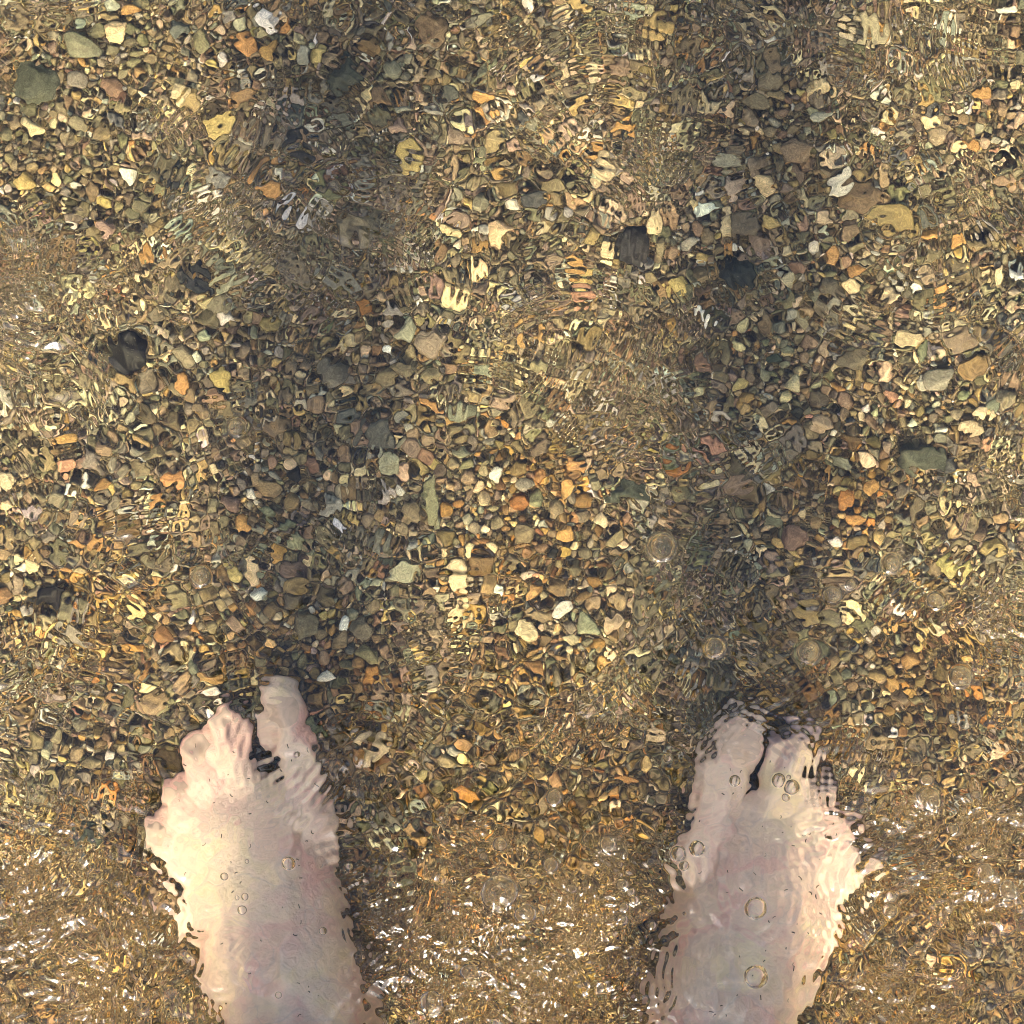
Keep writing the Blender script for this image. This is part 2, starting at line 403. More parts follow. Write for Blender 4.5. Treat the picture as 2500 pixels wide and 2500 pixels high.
# stones read off the photograph: (tile, x, y, half width, half height, turn, colour)
TILE = {'A': (0, 0, .4658), 'B': (800, 0, .4658), 'C': (1600, 0, .4658), 'D': (0, 800, .4658), 'E': (800, 800, .4658), 'F': (1600, 800, .4658),
        'G': (0, 1900, .3106), 'H': (800, 1900, .4658), 'I': (2000, 1900, .3106), 'J': (300, 1600, .4657), 'K': (1500, 1600, .4657)}
LIST = '''
A 670 35 55 35 -20 orange|A 600 150 50 60 0 cream|A 190 220 28 40 10 yellow|A 430 230 110 75 0 grey green|A 365 95 45 40 0 olive|A 215 115 50 48 0 brown
A 1285 25 25 25 0 bright white|A 1385 100 50 52 30 bright white|A 1400 245 55 62 0 orange|A 1165 300 32 28 -30 white|A 935 475 42 60 10 cream|A 1150 640 85 55 -15 yellow
A 1290 560 35 35 0 tan|A 170 655 75 48 35 cream|A 740 700 45 48 0 pale pink|A 1385 700 62 62 0 taupe|A 1545 620 60 60 0 slate|A 1540 740 85 80 0 charcoal
A 900 960 62 66 0 charcoal|A 130 950 60 55 0 yellow|A 1400 960 88 90 40 orange|A 1095 1015 50 58 30 white|A 1570 1120 40 45 0 bright white|A 1680 1065 20 25 0 white
A 815 1190 75 65 0 ochre|A 325 1360 55 62 0 ochre|A 385 1510 62 52 0 cream|A 1070 1340 55 50 0 grey green|A 1040 1480 82 88 0 charcoal|A 1190 1460 90 75 -20 pale green
A 200 1640 42 32 20 cream|A 1560 1440 90 50 30 taupe|A 1780 1450 95 52 25 lilac grey|A 1890 1610 50 60 -20 deep orange|A 680 1850 125 108 0 black|A 330 1900 32 30 0 cream
A 400 1690 62 45 20 tan|A 1640 1660 48 72 0 pink brown|A 20 1120 55 72 0 grey|A 150 420 140 105 20 dark green|A 1800 420 95 120 0 dark green|A 930 130 55 60 0 slate
A 540 1180 50 40 0 pale pink|A 990 520 50 55 0 ochre|A 410 410 60 50 0 grey|A 90 1600 48 40 0 olive|A 1150 1600 55 38 -30 taupe|A 640 1490 40 30 0 cream
B 250 180 47 48 0 olive|B 115 185 45 45 0 brown|B 355 235 30 45 20 pale grey|B 480 30 46 44 0 tan|B 1300 25 65 50 0 yellow|B 1740 130 76 72 10 yellow
B 1100 400 72 55 -10 white|B 1535 345 60 65 0 pink brown|B 1620 460 62 34 -10 tan|B 380 560 52 34 0 pale grey|B 850 720 56 50 0 tan|B 740 680 36 34 0 orange
B 880 885 50 45 30 orange|B 1180 980 90 45 -10 tan|B 1560 640 46 42 0 orange|B 1390 690 30 25 0 white|B 1840 660 100 42 -18 cream|B 1440 870 48 88 5 cream
B 900 1215 68 80 0 cream|B 1700 1150 58 66 30 cream|B 1600 1270 105 105 0 charcoal|B 1465 1310 38 50 0 cream|B 1290 1370 50 40 0 orange|B 1740 1290 30 60 0 tan
B 1310 1550 58 76 15 salmon pink|B 1860 1530 62 50 -10 olive|B 1700 1460 52 44 0 tan|B 1100 1745 60 56 0 orange|B 740 1840 35 46 0 cream|B 810 1830 20 42 0 cream
B 420 1735 54 60 30 pale green|B 322 1830 36 30 10 bright white|B 300 1770 32 30 0 lilac grey|B 540 1800 88 72 0 taupe|B 140 1200 115 70 -20 taupe|B 1090 1910 100 50 0 olive
B 925 810 24 45 -10 brown|B 570 155 72 80 0 maroon|B 660 840 42 50 0 tan|B 300 20 40 50 0 slate|B 560 580 60 34 0 pale grey|B 1320 560 45 55 30 yellow
B 1280 670 45 30 0 pale pink|B 1380 1230 45 40 0 ochre|B 820 1300 28 42 20 orange|B 1200 1055 36 28 0 tan|B 1080 1060 72 42 0 slate|B 700 620 30 40 0 cream
C 1130 130 52 100 10 cream|C 1830 40 62 34 0 white|C 1540 260 42 30 0 cream|C 530 540 76 60 20 olive|C 610 410 56 66 0 taupe|C 370 295 26 20 0 bright white
C 1725 470 62 44 -30 orange|C 1430 500 34 50 0 yellow|C 1440 610 35 34 0 cream|C 860 620 95 38 5 pale grey|C 750 790 85 74 0 pink brown|C 525 870 65 82 0 taupe
C 365 840 62 48 0 pale grey|C 985 960 98 52 -40 white|C 270 1075 44 36 0 bright white|C 600 1160 52 60 20 yellow|C 690 1140 44 45 0 pale grey|C 1230 1150 130 90 0 ochre
C 1060 1030 100 72 0 maroon|C 900 1140 42 42 0 pale pink|C 480 1190 80 82 0 purple grey|C 840 1280 28 46 15 white|C 930 1330 36 62 0 orange|C 740 1310 26 30 0 orange
C 1060 1425 46 34 0 orange|C 1050 1500 50 44 0 cream|C 1220 1540 56 40 0 cream|C 1270 1470 36 40 0 pale grey|C 840 1540 40 52 0 grey green|C 940 1590 50 34 -20 lilac grey
C 1520 1540 74 44 -15 orange|C 1540 1400 52 28 0 yellow|C 1620 1280 46 50 0 orange|C 420 1440 95 92 0 charcoal|C 130 1510 62 50 -20 yellow|C 265 1660 45 38 0 bright white
C 685 1590 50 60 0 brown|C 1340 1760 60 52 20 cream|C 1600 1780 85 50 0 pink brown|C 1660 1920 60 55 0 ochre|C 1050 1880 110 76 0 purple grey|C 595 690 45 34 0 tan
C 1030 1200 40 45 0 brown|C 1140 1310 42 30 20 white|C 385 1180 48 60 0 cream|C 230 1180 40 52 0 pink brown|C 1890 1430 32 30 0 bright white|C 1800 1440 30 40 0 cream
C 1650 740 42 40 0 orange|C 920 840 44 26 0 cream|C 1180 700 30 22 0 white|C 640 1880 50 34 0 dark green|C 1420 1730 60 40 0 grey|C 1560 1100 60 40 0 olive
D 1165 265 60 58 0 yellow|D 950 275 34 48 15 orange|D 650 290 66 46 0 ochre|D 330 195 25 28 0 cream|D 1320 380 56 44 0 grey|D 1730 220 96 90 20 grey green
D 1830 450 62 60 0 slate|D 365 570 50 48 20 orange|D 490 710 85 66 0 lilac grey|D 30 810 42 48 0 cream|D 345 715 45 50 30 salmon pink|D 360 840 24 36 10 bright white
D 880 790 60 45 20 orange|D 815 905 36 38 0 orange|D 955 910 60 56 0 cream|D 1060 740 34 62 10 yellow|D 480 880 40 50 0 yellow|D 45 925 46 24 0 cream
D 1335 880 30 36 0 white|D 1360 800 30 46 0 tan|D 1670 670 35 52 -10 grey|D 1540 770 56 46 0 black|D 1845 715 26 34 20 cream|D 1900 745 28 46 0 cream
D 1710 950 95 66 -20 pale grey|D 1760 1042 32 24 0 bright white|D 390 1130 62 42 30 orange|D 510 1130 50 44 0 orange|D 340 1245 46 28 30 orange|D 250 1400 88 66 0 black
D 240 1580 36 28 0 yellow|D 300 1712 42 32 20 cream|D 350 1480 60 80 10 olive|D 760 1200 68 88 0 olive|D 1330 1275 40 72 0 cream|D 1245 1280 46 36 0 yellow
D 1540 1340 66 50 0 ochre|D 1080 1130 30 30 0 pale pink|D 1165 1130 28 40 0 grey green|D 380 1620 100 58 0 lilac grey|D 120 1480 46 38 0 pale grey|D 1600 1550 66 80 0 olive
D 660 1430 42 50 0 yellow|D 160 800 40 46 0 ochre|D 780 640 60 52 0 olive|D 1110 1820 62 36 0 orange|D 560 640 40 60 0 tan|D 1010 1050 60 38 10 tan
E 1090 1385 50 48 5 orange|E 1190 1370 54 60 -5 ochre|E 420 1300 80 48 20 pale green|E 545 880 52 130 0 grey green|E 380 845 44 26 25 white|E 330 720 56 50 0 pale green
E 285 650 25 46 -20 pale grey|E 130 850 58 70 0 ochre|E 270 560 95 100 0 slate|E 530 400 60 30 30 orange|E 630 490 50 40 20 orange|E 450 970 50 60 0 tan
E 445 640 40 66 -20 pink brown|E 1570 860 112 78 0 dark green|E 1300 720 40 40 0 orange|E 1250 840 38 56 -10 orange|E 1360 700 46 62 20 pale pink|E 1130 640 60 60 0 brown
E 1500 740 60 52 0 tan|E 1240 1090 52 46 0 orange|E 1430 1000 46 54 -20 cream|E 1050 1590 56 52 0 cream|E 1120 1520 66 44 10 tan|E 1230 1490 60 45 -30 white
E 1500 1550 52 42 -20 pale pink|E 1350 1560 62 62 0 pale green|E 70 1560 38 46 5 bright white|E 210 1710 66 52 20 olive|E 60 1650 50 58 0 tan|E 190 1590 70 70 0 taupe
E 280 1270 50 40 0 red brown|E 170 1090 50 48 0 grey|E 750 1160 24 44 0 cream|E 860 1130 30 40 0 cream|E 880 770 40 46 30 white|E 510 670 42 40 0 red brown
E 1410 570 42 36 0 pale grey|E 1190 500 56 40 0 white|E 1030 830 50 40 0 lilac grey|E 1180 940 50 50 0 brown|E 660 1310 60 80 0 cream|E 830 1330 70 70 0 ochre
E 160 530 50 46 0 pink brown|E 390 210 66 44 0 olive|E 1040 1060 60 60 0 brown|E 1280 880 34 40 0 taupe|E 750 1420 60 50 0 pink brown|E 1640 860 40 36 0 cream
F 1500 270 86 64 0 lilac grey|F 1650 210 60 66 0 ochre|F 1250 340 46 46 -30 salmon pink|F 1700 450 62 50 0 cream|F 1740 620 46 44 0 salmon pink|F 1650 590 40 40 0 maroon
F 1660 530 60 30 0 pale pink|F 1390 660 160 105 10 dark green|F 1600 760 52 34 -20 yellow|F 110 730 44 56 20 deep orange|F 990 900 46 54 0 deep orange|F 1110 840 40 56 20 orange
F 750 1090 70 80 0 pink brown|F 640 1130 46 44 0 yellow|F 330 1180 42 34 20 taupe|F 850 1010 40 34 0 ochre|F 930 1100 40 34 0 white|F 1260 1580 46 50 0 orange
F 1455 1580 46 48 0 cream|F 800 1470 90 70 0 ochre|F 130 1490 46 34 10 yellow|F 590 1770 80 48 0 tan|F 170 1730 52 52 0 slate|F 480 420 30 30 0 yellow
F 205 340 32 40 20 cream|F 240 190 62 40 0 red brown|F 1560 1240 66 48 0 yellow|F 1780 100 60 60 0 grey|F 1590 450 46 44 0 taupe|F 760 590 50 76 -30 lilac grey
G 340 315 56 62 0 yellow|G 60 490 76 70 0 orange|G 320 570 62 34 35 orange|G 1250 790 50 50 0 ochre|G 1160 960 90 92 30 tan|G 720 450 130 105 0 dark green
G 310 450 36 30 0 pale grey|G 10 110 50 66 0 yellow|H 745 75 72 30 15 deep orange|H 1125 140 28 60 10 tan|H 370 510 75 44 10 olive|I 820 465 42 50 0 dark brown
I 610 755 22 22 0 pale pink|I 970 940 62 36 0 tan|I 660 610 112 60 0 slate|J 575 195 32 26 0 deep orange|J 685 112 30 44 0 cream|J 435 115 42 34 0 orange
J 1080 120 52 38 20 white|J 180 240 70 44 0 tan|J 80 490 54 48 0 grey green|J 1310 470 70 64 0 cream|J 1400 500 46 38 0 ochre|J 145 1280 75 58 20 tan
J 1220 620 46 54 0 tan|J 25 590 50 62 0 lilac grey|J 1130 420 50 72 0 brown|J 625 195 22 26 0 yellow|K 1130 500 34 26 0 orange|K 1150 30 46 40 0 ochre
K 1290 620 36 34 0 cream|K 60 280 40 34 0 pale pink|K 380 40 52 44 0 lilac grey|K 210 400 50 34 0 pale pink|K 1020 440 56 46 0 grey|K 560 140 60 50 0 olive'''
stones = []
for line in LIST.replace('|', '\n').strip().split('\n'):
    t, x, y, a, b, turn, *c = line.split()
    ox, oy, f = TILE[t]
    stones.append((ox + float(x) * f, oy + float(y) * f, float(a) * f, float(b) * f, float(turn), ' '.join(c)))

# landmarks for the descriptions (px, py, words)
LAND = [(680, 1665, "left big toe"), (1735, 1725, "right big toe"), (317, 862, 'biggest black stone'),
        (950, 853, 'brightest white pebble'), (1545, 591, 'round charcoal stone'), (1410, 722, 'large salmon-pink stone'),
        (2059, 447, 'long white stone'), (1610, 60, 'topmost yellow stone'), (640, 115, 'topmost orange stone'),
        (2450, 1090, 'the right edge stones'), (735, 522, 'round white pebble'), (1308, 1445, 'orange block pebble'),
        (228, 1131, 'lilac-grey oval stone'), (1530, 1200, 'dark-green block stone'), (2250, 1107, 'biggest green rock'), (60, 442, 'leftmost yellow stone')]
LAND = [l for l in LAND if 'right edge' not in l[2]]
used_labels = set()
NUM = 'zero one two three four five six seven eight nine ten eleven twelve thirteen fourteen fifteen sixteen seventeen eighteen nineteen twenty'.split()
def where(px, py, noun):
    """a description no other thing has: its look, then how far it lies from the nearest stone or toe that stands out"""
    best = sorted(LAND, key=lambda l: math.hypot(l[0] - px, l[1] - py))
    for l in best:
        dx = (px - l[0]) * PX * 100; dy = (l[1] - py) * PX * 100
        ax, ay = round(abs(dx)), round(abs(dy))
        if max(ax, ay) == 0 or max(ax, ay) > 20: continue
        p = []
        if ay > 0: p.append('%s cm %s' % (NUM[ay], 'above' if dy > 0 else 'below'))
        if ax > 0: p.append('%s cm %s' % (NUM[ax], 'right' if dx > 0 else 'left'))
        s = '%s %s %s%s' % (noun, ', '.join(p), 'of ' if ax > 0 else '', l[2])
        if s not in used_labels and len(s.split()) <= 16:
            used_labels.add(s); return s
    return noun
OWN = {  # the landmarks describe themselves
 (317, 862): 'big rough black stone, the largest black one, above and left of the feet',
 (950, 853): 'brightest white pebble, small and angular, between the two leg shadows at left centre',
 (1545, 591): 'large round charcoal stone beside a cream ringed pebble in the upper middle',
 (1410, 722): 'pointed salmon pink stone below the round charcoal stone in the upper middle',
 (2059, 447): 'long white stone lying slanted in the upper right',
 (1610, 60): 'large yellow stone at the top edge, right of centre',
 (640, 115): 'bright orange stone beside a white angular pebble near the top left',
 (735, 522): 'round white pebble with a tiny white one at its upper right',
 (1308, 1445): 'bright orange block pebble, left one of a touching pair in the middle',
 (228, 1131): 'smooth oval lilac grey stone at the left edge, halfway down',
 (1530, 1200): 'dark green block stone right of the centre',
 (2250, 1107): 'big dark green rock near the right edge, halfway down',
 (60, 442): 'rounded yellow stone at the left edge, upper part'}
def size_word(r):
    return 'tiny' if r < 13 else 'small' if r < 19 else 'middling' if r < 27 else 'large' if r < 42 else 'huge'
placed = []
for i, (px, py, a, b_, turn, c) in enumerate(stones):
    q = np.random.default_rng(1000 + i)
    blocky = q.random() < .5
    v = stone_shape(ICO4 if max(a, b_) > 22 else ICO3, q, blocky)
    hz = .55 * min(a, b_) * PX
    th = R(-turn)
    v = v * np.array([a * PX, b_ * PX, hz])
    v = v @ np.array([[math.cos(th), math.sin(th), 0], [-math.sin(th), math.cos(th), 0], [0, 0, 1]])
    tx, ty = q.normal(0, .12, 2)
    v = v + np.stack([0 * v[:, 0], 0 * v[:, 0], v[:, 0] * tx + v[:, 1] * ty], 1)
    # sits with its top a little over the gravel around it
    top = .0075 + .004 * min(1, max(a, b_) / 60) + q.uniform(0, .0015)
    p = at(px, py, top)
    base = PAL[c]; j = 1 + q.normal(0, .07, 3) * .5 + q.normal(0, .08)
    col = np.array([*(np.array(base) * j * .96), 1.0])
    nm = 'black_stone' if c in ('black', 'charcoal') and max(a, b_) > 30 else 'pebble'
    o = link_mesh('pebble', v, (ICO4 if max(a, b_) > 22 else ICO3)[1], M_STONE, cols=np.tile(col, (len(v), 1)))
    o.location = (p.x, p.y, top - hz + float(bed_height(p.x, p.y)))
    lab = None
    for k, t_ in OWN.items():
        if math.hypot(px - k[0], py - k[1]) < 22: lab = t_; OWN.pop(k); break
    shp = 'long' if max(a, b_) / min(a, b_) > 1.6 else 'angular' if blocky else 'rounded'
    if lab is None:
        lab = where(px, py, '%s %s %s pebble' % (size_word(max(a, b_)), c, shp))
    tag(o, lab, 'pebble', 'larger pebbles on the gravel bed')
    placed.append((p.x, p.y, a * PX, b_ * PX, th))

# ---- the countless small gravel
def build_gravel():
    protos = {k: [stone_shape(base, np.random.default_rng(50 + k * 100 + i), i % 2 == 0) for i in range(36)] for k, base in ((0, ICO2), (1, ICO3))}
    q = np.random.default_rng(77)
    W = .345
    names = ['brown', 'dark brown', 'tan', 'olive', 'ochre', 'orange', 'yellow', 'cream', 'white', 'pale grey', 'grey', 'taupe', 'slate', 'charcoal',
             'grey green', 'pink brown', 'salmon pink', 'maroon', 'purple grey', 'red brown', 'pale pink', 'pale green']
    wt = np.array([20, 4, 22, 22, 9, 2.6, 3, 12, 3, 5, 7, 16, 2, .6, 4, 5, .3, .6, 1, .8, 3, 2.0]); wt /= wt.sum()
    gold = np.array([16, 5, 24, 16, 26, 6, 9, 12, 2, 1, 2, 6, 1, 1, 1, 2, 0, 0, 0, 1, 1, 0]); gold = gold / gold.sum()
    pal = np.array([PAL[n] for n in names])
    vs, fs, cs = [], [], []; off = 0
    spots = [(at(px, py, 0), sg * PX) for px, py, sg in ((1340, 1160, 90), (1300, 1340, 110), (2080, 1210, 80), (620, 1590, 90), (2300, 1620, 130), (1900, 1700, 110), (1250, 1640, 100), (860, 1760, 110), (250, 1500, 120), (1980, 1880, 60))]
    def amber(x, y):                       # iron-stained patches of the bed
        return max(.95 * math.exp(-((x - p.x) ** 2 + (y - p.y) ** 2) / (2 * g_ * g_)) for p, g_ in spots)
    def keep(x, y, r):
        for (sx, sy, sa, sb, th) in placed:
            dx, dy = x - sx, y - sy
            if abs(dx) > .03 or abs(dy) > .03: continue
            u = dx * math.cos(th) + dy * math.sin(th); w_ = -dx * math.sin(th) + dy * math.cos(th)
            if (u / (sa + r * .3)) ** 2 + (w_ / (sb + r * .3)) ** 2 < .8: return False
        return True
    # dart throwing with a spatial hash, large sizes first, two layers
    def layer(sizes, z0, dens):
        nonlocal off
        cell = .0078; hsh = {}
        for rad, n in sizes:
            for _ in range(n):
                x, y = q.uniform(-W, W, 2)
                r = rad * q.uniform(.8, 1.2)
                ci, cj = int(x // cell), int(y // cell)
                ok = True
                for i in range(ci - 1, ci + 2):
                    for j in range(cj - 1, cj + 2):
                        for (ox, oy, orr) in hsh.get((i, j), ()):
                            if (ox - x) ** 2 + (oy - y) ** 2 < ((r + orr) * dens) ** 2: ok = False; break
                        if not ok: break
                    if not ok: break
                if not ok: continue
                silt = 1 / (1 + math.exp(-((-y - .17 + .03 * math.sin(x * 30 + 1) - .05 * math.exp(-((x - .03) / .09) ** 2) * -1) / .02)))   # finer golden grit near the shore side
                if r > .0021 and q.random() < silt * (.94 if r > .003 else .75): continue
                if not keep(x, y, r): continue
                hsh.setdefault((ci, cj), []).append((x, y, r))
                big = 1 if r > .0028 else 0
                pv = protos[big][int(q.integers(36))]
                s = np.array([r * q.uniform(.95, 1.4), r * q.uniform(.75, 1.05), r * q.uniform(.5, .8)])
                v = pv * s
                a = q.uniform(0, 6.28); ca, sa = math.cos(a), math.sin(a)
                tx, ty = q.normal(0, .25, 2)
                vx = v[:, 0] * ca - v[:, 1] * sa; vy = v[:, 0] * sa + v[:, 1] * ca
                vz = v[:, 2] + v[:, 0] * tx + v[:, 1] * ty
                z = z0 + float(bed_height(x, y)) + q.normal(0, .0008)
                vs.append(np.stack([vx + x, vy + y, vz + z], 1))
                f = (ICO3 if big else ICO2)[1]
                fs.append(f + off); off += len(v)
                am = max(silt * .85, amber(x, y)); rusty = q.random() < am
                c = pal[q.choice(len(pal), p=gold if rusty else wt)] * (np.array([.90, .76, .57]) if rusty else 1) * (1 + q.normal(0, .13 + .16 * silt)) * (1 + q.normal(0, .05, 3))
                cs.append(np.tile([max(.01, c[0]), max(.01, c[1]), max(.01, c[2]), 1], (len(v), 1)))
    layer([(.0052, 500), (.0040, 3000), (.0031, 8000), (.0023, 30000), (.0016, 60000), (.0011, 60000)], .0035, .80)
    layer([(.0026, 9000), (.0017, 24000)], .0005, .8)
    o = link_mesh('gravel', np.concatenate(vs), np.concatenate(fs), M_STONE, cols=np.concatenate(cs))
    tag(o, 'small mixed brown, tan and grey gravel covering the bed under the water', 'gravel', kind='stuff')
    print('GRAVEL', len(vs), off)
build_gravel()

# ------------------------------------------------------------------ the wader
from mathutils.bvhtree import BVHTree
SPH = ico(3); SPHL = ico(2)
def chain(out, pts, n=None):
    """overlapping spheres/ellipsoids along joints (x, y, z, r)"""
    for (a, b) in zip(pts[:-1], pts[1:]):
        a = np.array(a, float); b = np.array(b, float)
        L = np.linalg.norm(b[:3] - a[:3]); st = max(2, int(L / (min(a[3], b[3]) * .22)) + 1)
        for t in np.linspace(0, 1, st):
            c = a + (b - a) * t
            out.append((c[:3], (c[3],) * 3))
def blob(out, c, r): out.append((np.array(c, float), r))
def union_object(name, prims, lofts, mat, voxel, iters, parent=None):
    vs, fs, off = [], [], 0
    for c, r in prims:
        v, f = SPH if max(r) > .02 else SPHL
        vs.append(v * np.array(r) + c); fs.append(f + off); off += len(v)
    for v, f in lofts:
        vs.append(v); fs.append(f + off); off += len(v)
    tmp = link_mesh('tmp', np.concatenate(vs), np.concatenate(fs), mat)
    m = tmp.modifiers.new('r', 'REMESH'); m.mode = 'VOXEL'; m.voxel_size = voxel; m.use_smooth_shade = True
    m = tmp.modifiers.new('s', 'SMOOTH'); m.factor = .5; m.iterations = iters
    dg = bpy.context.evaluated_depsgraph_get()
    me = bpy.data.meshes.new_from_object(tmp.evaluated_get(dg))
    me.name = name; me.materials.clear(); me.materials.append(mat)
    bpy.data.objects.remove(tmp)
    o = bpy.data.objects.new(name, me); COL.objects.link(o)
    if parent: o.parent = parent
    return o
SECT = [(-.056, .000, .014, .030, .012), (-.048, .000, .028, .052, .003), (-.030, .001, .037, .078, 0), (-.005, .004, .042, .096, 0), (.020, .006, .043, .090, 0),
        (.040, .006, .042, .080, .0), (.065, .003, .042, .070, .0), (.090, .000, .044, .057, .0), (.112, -.002, .0435, .046, 0), (.130, -.003, .0435, .038, 0),
        (.144, -.004, .040, .031, .001), (.152, -.005, .035, .025, .003), (.158, -.008, .030, .018, .006)]
TOES_L = [[(.029, .130, .020, .0155), (.031, .160, .0185, .0138), (.0305, .184, .0160, .0140), (.029, .1945, .0150, .0125)],
        [(.004, .134, .018, .0115), (-.001, .163, .019, .0106), (-.004, .186, .0150, .0106), (-.005, .191, .0135, .0094)],
        [(-.011, .132, .017, .0115), (-.0165, .154, .018, .0108), (-.020, .1705, .0135, .0106), (-.021, .175, .0125, .0092)],
        [(-.025, .125, .016, .0110), (-.0315, .141, .017, .0102), (-.035, .152, .0130, .0100), (-.036, .155, .012, .0088)],
        [(-.036, .110, .015, .0110), (-.0425, .124, .015, .0100), (-.0465, .133, .0125, .0100), (-.0475, .136, .012, .0088)]]
TOES_R = [[(.029, .130, .020, .0162), (.030, .162, .0190, .0155), (.024, .184, .0170, .0155), (.022, .1930, .0155, .0135)],
        [(.006, .138, .018, .012), (-.002, .163, .020, .0115), (-.0085, .185, .0170, .0118), (-.0095, .193, .0145, .0102)],
        [(-.012, .130, .017, .0115), (-.0190, .148, .018, .0105), (-.0230, .161, .0135, .0104), (-.024, .165, .0125, .009)],
        [(-.026, .121, .016, .0110), (-.0330, .136, .017, .0102), (-.0375, .1465, .0130, .0100), (-.0385, .149, .012, .0088)],
        [(-.037, .106, .015, .0115), (-.0450, .120, .016, .0108), (-.0500, .128, .0135, .0108), (-.051, .131, .013, .0096)]]
def foot(side, ankle, yaw, sole, TOES):
    """side +1: left foot (big toe towards +x)"""
    ca, sa = math.cos(yaw), math.sin(yaw)
    def W(p):
        x, y, z = p[0] * side, p[1], p[2]
        return np.array([ankle[0] + x * ca - y * sa, ankle[1] + x * sa + y * ca, z + sole])
    n = 28; rings = []
    for (y, xc, hw, top, bot) in SECT:
        for i in range(n):
            t = 2 * math.pi * i / n
            c, s_ = math.cos(t), math.sin(t)
            if s_ >= 0:
                z = bot + (top - bot) * (s_ ** .85) * (1 + .0 * c); x = xc + hw * (abs(c) ** .9 * (1 if c > 0 else -1)) + .008 * s_ * (1 if y < .13 else .4)
            else:
                z = bot - .0 + .004 * (1 - abs(s_)) ; x = xc + hw * c * .93
            rings.append(W((x, y, z)))
    fs = []
    for j in range(len(SECT) - 1):
        for i in range(n):
            a, b = j * n + i, j * n + (i + 1) % n
            fs += [(a, b, b + n), (a, b + n, a + n)]
    v = rings + [W((SECT[0][1], SECT[0][0] - .002, .02)), W((SECT[-1][1], SECT[-1][0] + .002, .012))]
    for i in range(n):
        fs.append((len(rings), (i + 1) % n, i)); k = (len(SECT) - 1) * n
        fs.append((len(rings) + 1, k + i, k + (i + 1) % n))
    f = np.array(fs)
    if side < 0: f = f[:, ::-1]
    prims = []
    for t in TOES:
        chain(prims, [(*W(p[:3]), p[3]) for p in t])
        e = t[-2]; blob(prims, W((e[0], e[1] + .003, e[2] - .002)), (e[3] * 1.03,) * 3)     # pad
    blob(prims, W((.034, .120, .018)), (.016, .022, .017))        # ball joint of the big toe
    blob(prims, W((-.036, .100, .014)), (.012, .025, .014))
    blob(prims, W((.044, -.002, .080)), (.014, .018, .020))       # ankle bones
    blob(prims, W((-.034, -.008, .068)), (.012, .015, .017))
    for k in range(4):                                            # tendons over the instep
        x0 = (.022, .007, -.010, -.024)[k]
        chain(prims, [(*W((x0, .140 - .006 * k, .030 - .002 * k)), .006), (*W((x0 * .6 + .004, .095, .050 - .004 * k)), .006), (*W((.006 + x0 * .2, .05, .074 - .003 * k)), .006)])
    return prims, (np.array(v), f), W
def leg_chain(out, side, A, knee, hip):
    """side -1 = wearer's left (picture left)"""
    A = np.array(A); knee = np.array(knee); hip = np.array(hip)
    def P(a, b, t): return a + (b - a) * t
    calf = [(0, .046), (.12, .041), (.3, .042), (.5, .046), (.68, .051), (.85, .049), (1, .050)]
    chain(out, [(*(P(A, knee, t) + np.array([0, -.010 * math.sin(t * math.pi), 0])), r) for t, r in calf])
    chain(out, [(*P(knee, hip, t), r) for t, r in ((0, .050), (.2, .055), (.5, .070), (.8, .084), (1, .088))])
L_TIP = at(676, 1650, .02); R_TIP = at(1790, 1712, .02)
YL, YR = R(10), R(-9)
def ankle_from(tip, side, yaw):
    x, y = .0285 * side, .207
    return (tip.x - (x * math.cos(yaw) - y * math.sin(yaw)), tip.y - (x * math.sin(yaw) + y * math.cos(yaw)))
AL, AR = ankle_from(L_TIP, 1, YL), ankle_from(R_TIP, -1, YR)
SOLE = .0065
body = []
pl, ll, WL = foot(1, AL, YL, SOLE, TOES_L); pr, lr, WR = foot(-1, AR, YR, SOLE, TOES_R)
body += pl + pr
HIPY = -.37
leg_chain(body, -1, (AL[0] + .010, AL[1] - .026, .088), (AL[0] - .004, AL[1] - .05, .50), (-.088, HIPY, .90))
leg_chain(body, 1, (AR[0] - .008, AR[1] - .026, .088), (AR[0] + .004, AR[1] - .05, .50), (.088, HIPY, .90))
blob(body, (0, HIPY - .01, .95), (.165, .115, .12)); blob(body, (0, HIPY, 1.06), (.145, .10, .13))
blob(body, (0, HIPY, 1.20), (.16, .105, .14)); blob(body, (0, HIPY - .01, 1.32), (.17, .105, .12)); blob(body, (0, HIPY - .01, 1.41), (.14, .08, .06))
chain(body, [(0, HIPY - .01, 1.42, .058), (0, HIPY + .01, 1.53, .054)])
blob(body, (0, HIPY + .03, 1.62), (.074, .092, .112)); blob(body, (0, HIPY + .118, 1.60), (.012, .018, .022))
for s_ in (-1, 1):
    blob(body, (s_ * .074, HIPY + .02, 1.61), (.010, .018, .03))
    chain(body, [(s_ * .185, HIPY, 1.40, .052), (s_ * .22, HIPY + .02, 1.15, .040), (s_ * .10, HIPY + .20, 1.335, .028), (s_ * .075, HIPY + .222, 1.365, .025)])
    blob(body, (s_ * .066, HIPY + .235, 1.385), (.016, .035, .036))
    for k in range(4):
        z = 1.36 + .019 * k
        chain(body, [(s_ * .058, HIPY + .255, z, .0095), (s_ * .050, HIPY + .285, z + .004, .0088), (s_ * (.030 - .002 * k), HIPY + .292, z + .006, .008), (s_ * .016, HIPY + .285, z + .006, .0075)])
    chain(body, [(s_ * .062, HIPY + .235, 1.41, .011), (s_ * .045, HIPY + .235, 1.428, .010), (s_ * .026, HIPY + .240, 1.425, .009)])
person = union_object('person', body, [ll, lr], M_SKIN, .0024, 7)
tag(person, 'person with bare pale feet standing in shallow water over gravel, seen from above', 'person')
